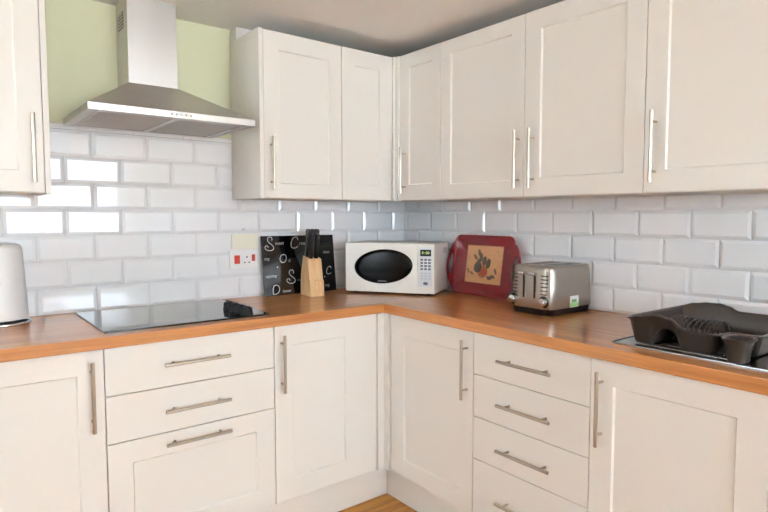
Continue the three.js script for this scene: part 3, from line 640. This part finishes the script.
// ---------------------------------------------------------------- dish rack
{
  const g = thing('dish_rack', 'dark grey plastic dish rack standing on the steel drainer', 'dish rack', [0, 0, 0]);
  const y0 = 0.917, poly = [[-0.5, 1.698], [-0.5, 1.972], [-0.44, 1.972], [-0.44, 2.055], [-0.125, 2.055], [-0.125, 1.698]].reverse();
  const top = roundPoly(poly, [0.026, 0.04, 0.012, 0.02, 0.012, 0.028].reverse(), 10);
  // resample evenly
  const per = []; { const N = 260; let tot = 0; const seg = top.map((p, i) => { const q = top[(i + 1) % top.length], l = Math.hypot(q[0] - p[0], q[1] - p[1]); tot += l; return l; }); let k = 0, acc = 0; for (let i = 0; i < N; i++) { const d = tot * i / N; while (acc + seg[k] < d) { acc += seg[k]; k++; } const t = (d - acc) / (seg[k] || 1), p = top[k], q = top[(k + 1) % top.length]; per.push([p[0] + (q[0] - p[0]) * t, p[1] + (q[1] - p[1]) * t]); } }
  const lerpT = (tab, v) => { for (let i = 0; i + 1 < tab.length; i++) if (v <= tab[i + 1][0]) { const t = Math.max(0, (v - tab[i][0]) / (tab[i + 1][0] - tab[i][0])), s = t * t * (3 - 2 * t); return tab[i][1] + (tab[i + 1][1] - tab[i][1]) * s; } return tab[tab.length - 1][1]; };
  const front = [[1.70, 0.992], [1.745, 1.0], [1.80, 1.010], [1.835, 1.004], [1.88, 0.979], [1.93, 0.9765], [2.06, 0.9765]];
  const back = [[1.69, 0.988], [1.735, 1.002], [1.78, 1.008], [1.816, 1.009], [1.845, 1.003], [1.878, 0.99], [1.93, 0.99], [2.06, 0.993]];
  const rimY = p => { const t = Math.min(1, Math.max(0, (p[0] + 0.5) / 0.375)); return lerpT(front, p[1]) * (1 - t) + lerpT(back, p[1]) * t; };
  const arch = z => { const d = Math.abs(z - 1.815) / 0.041; return d >= 1 ? 0 : 0.054 * Math.pow(1 - d ** 2.6, 0.6); };
  const inn = d => offsetLoop(per, d);
  const A = area => area; const ccw = (() => { let a = 0; per.forEach((p, i) => { const q = per[(i + 1) % per.length]; a += p[0] * q[1] - q[0] * p[1]; }); return a > 0 ? 1 : -1; })();
  const loopAt = (d, f) => inn(d * ccw).map((p, i) => [p[0], f(per[i]), p[1]]);
  const foot = p => y0 + (p[0] < -0.455 ? arch(p[1]) : 0);
  const lv = (t) => p => foot(p) + (rimY(p) - foot(p)) * t;
  const wall = skin([loopAt(0.022, foot), loopAt(0.018, lv(0.12)), loopAt(0.010, lv(0.5)), loopAt(0.004, lv(0.86)), loopAt(-0.003, lv(0.955)), loopAt(-0.008, lv(0.96)), loopAt(-0.0095, lv(1.0)), loopAt(-0.006, p => rimY(p) + 0.0025), loopAt(0.002, p => rimY(p) + 0.002), loopAt(0.0075, lv(0.955)), loopAt(0.0135, lv(0.5)), loopAt(0.0215, lv(0.12)), loopAt(0.0255, p => foot(p) + 0.003)], false, false, 1.0);
  const tub = part(g, 'tub_wall', wall, M.rack);
  // ribbed floor with a raised tunnel behind the front arch
  { const fx0 = -0.478, fx1 = -0.148, fz0 = 1.728, fz1 = 2.032, nx = 40, nz = 60, pos = [], idx = [];
    for (let i = 0; i <= nx; i++) for (let j = 0; j <= nz; j++) { const x = fx0 + (fx1 - fx0) * i / nx, z = fz0 + (fz1 - fz0) * j / nz; pos.push(x, y0 + 0.004 + arch(z) * Math.max(0, 1 - Math.max(0, x + 0.46) / 0.09), z); }
    const inside = (x, z) => !(x < -0.425 && z > 1.955);
    for (let i = 0; i < nx; i++) for (let j = 0; j < nz; j++) { const a = i * (nz + 1) + j, b = a + 1, c = a + nz + 1, d = c + 1; if (!inside(fx0 + (fx1 - fx0) * (i + .5) / nx, fz0 + (fz1 - fz0) * (j + .5) / nz)) continue; idx.push(a, b, d, a, d, c); }
    let fg = new THREE.BufferGeometry(); fg.setAttribute('position', new THREE.BufferAttribute(new Float32Array(pos), 3)); fg.setIndex(idx); fg.computeVertexNormals();
    const under = fg.clone(); under.translate(0, -0.003, 0); const ui = under.index.array; for (let i = 0; i < ui.length; i += 3) { const t = ui[i + 1]; ui[i + 1] = ui[i + 2]; ui[i + 2] = t; } under.computeVertexNormals();
    part(g, 'tub_floor', [fg, under], M.rack); }
  // plate fins standing across the tub
  for (let i = 0; i < 9; i++) {
    const z = 1.762 + i * 0.0165, h = 0.066;
    const sh = new THREE.Shape(); sh.moveTo(-0.045, 0); sh.lineTo(-0.042, 0); sh.bezierCurveTo(-0.041, 0.038, -0.028, h - 0.004, 0, h - 0.004); sh.bezierCurveTo(0.025, h - 0.004, 0.038, 0.046, 0.038, 0); sh.lineTo(0.041, 0); sh.bezierCurveTo(0.041, 0.05, 0.026, h, 0, h); sh.bezierCurveTo(-0.03, h, -0.044, 0.04, -0.045, 0);
    const fg = new THREE.ExtrudeGeometry(sh, { depth: 0.002, bevelEnabled: true, bevelThickness: 0.0008, bevelSize: 0.0008, bevelOffset: -0.0008, bevelSegments: 1, curveSegments: 8 });
    const f = part(g, 'plate_fin', fg, M.rack); f.position.set(-0.31, y0 + 0.003, z); f.scale.set(1.9, 1, 0.8);
  }
  // cutlery cup in the front corner
  const cup = (y, i, r) => rectPoly(-0.522 + i, 1.982 + i, -0.446 - i, 2.050 - i, r, 8).map(q => [q[0], y, q[1]]).reverse();
  const c = part(g, 'cutlery_cup', skin([cup(y0 - 0.002, 0.010, 0.02), cup(y0 + 0.03, 0.006, 0.022), cup(0.968, 0.001, 0.026), cup(0.972, -0.004, 0.03), cup(0.977, -0.005, 0.031), cup(0.9795, -0.002, 0.03), cup(0.977, 0.004, 0.025), cup(0.95, 0.006, 0.022), cup(y0 + 0.01, 0.012, 0.018)], true, true, 1.0), M.rack, 'rounded cutlery cup in the front corner');
  for (let r = 0; r < 4; r++) for (let k = 0; k < 2; k++) part(c, 'drain_hole', cyl(0.0022, 0.0022, 0.001, -0.482 + k * 0.012, 0.932 + r * 0.009, 2.0445 + r * 0.0012, 'z', 10), M.black);
}

renderer.render(scene, camera);
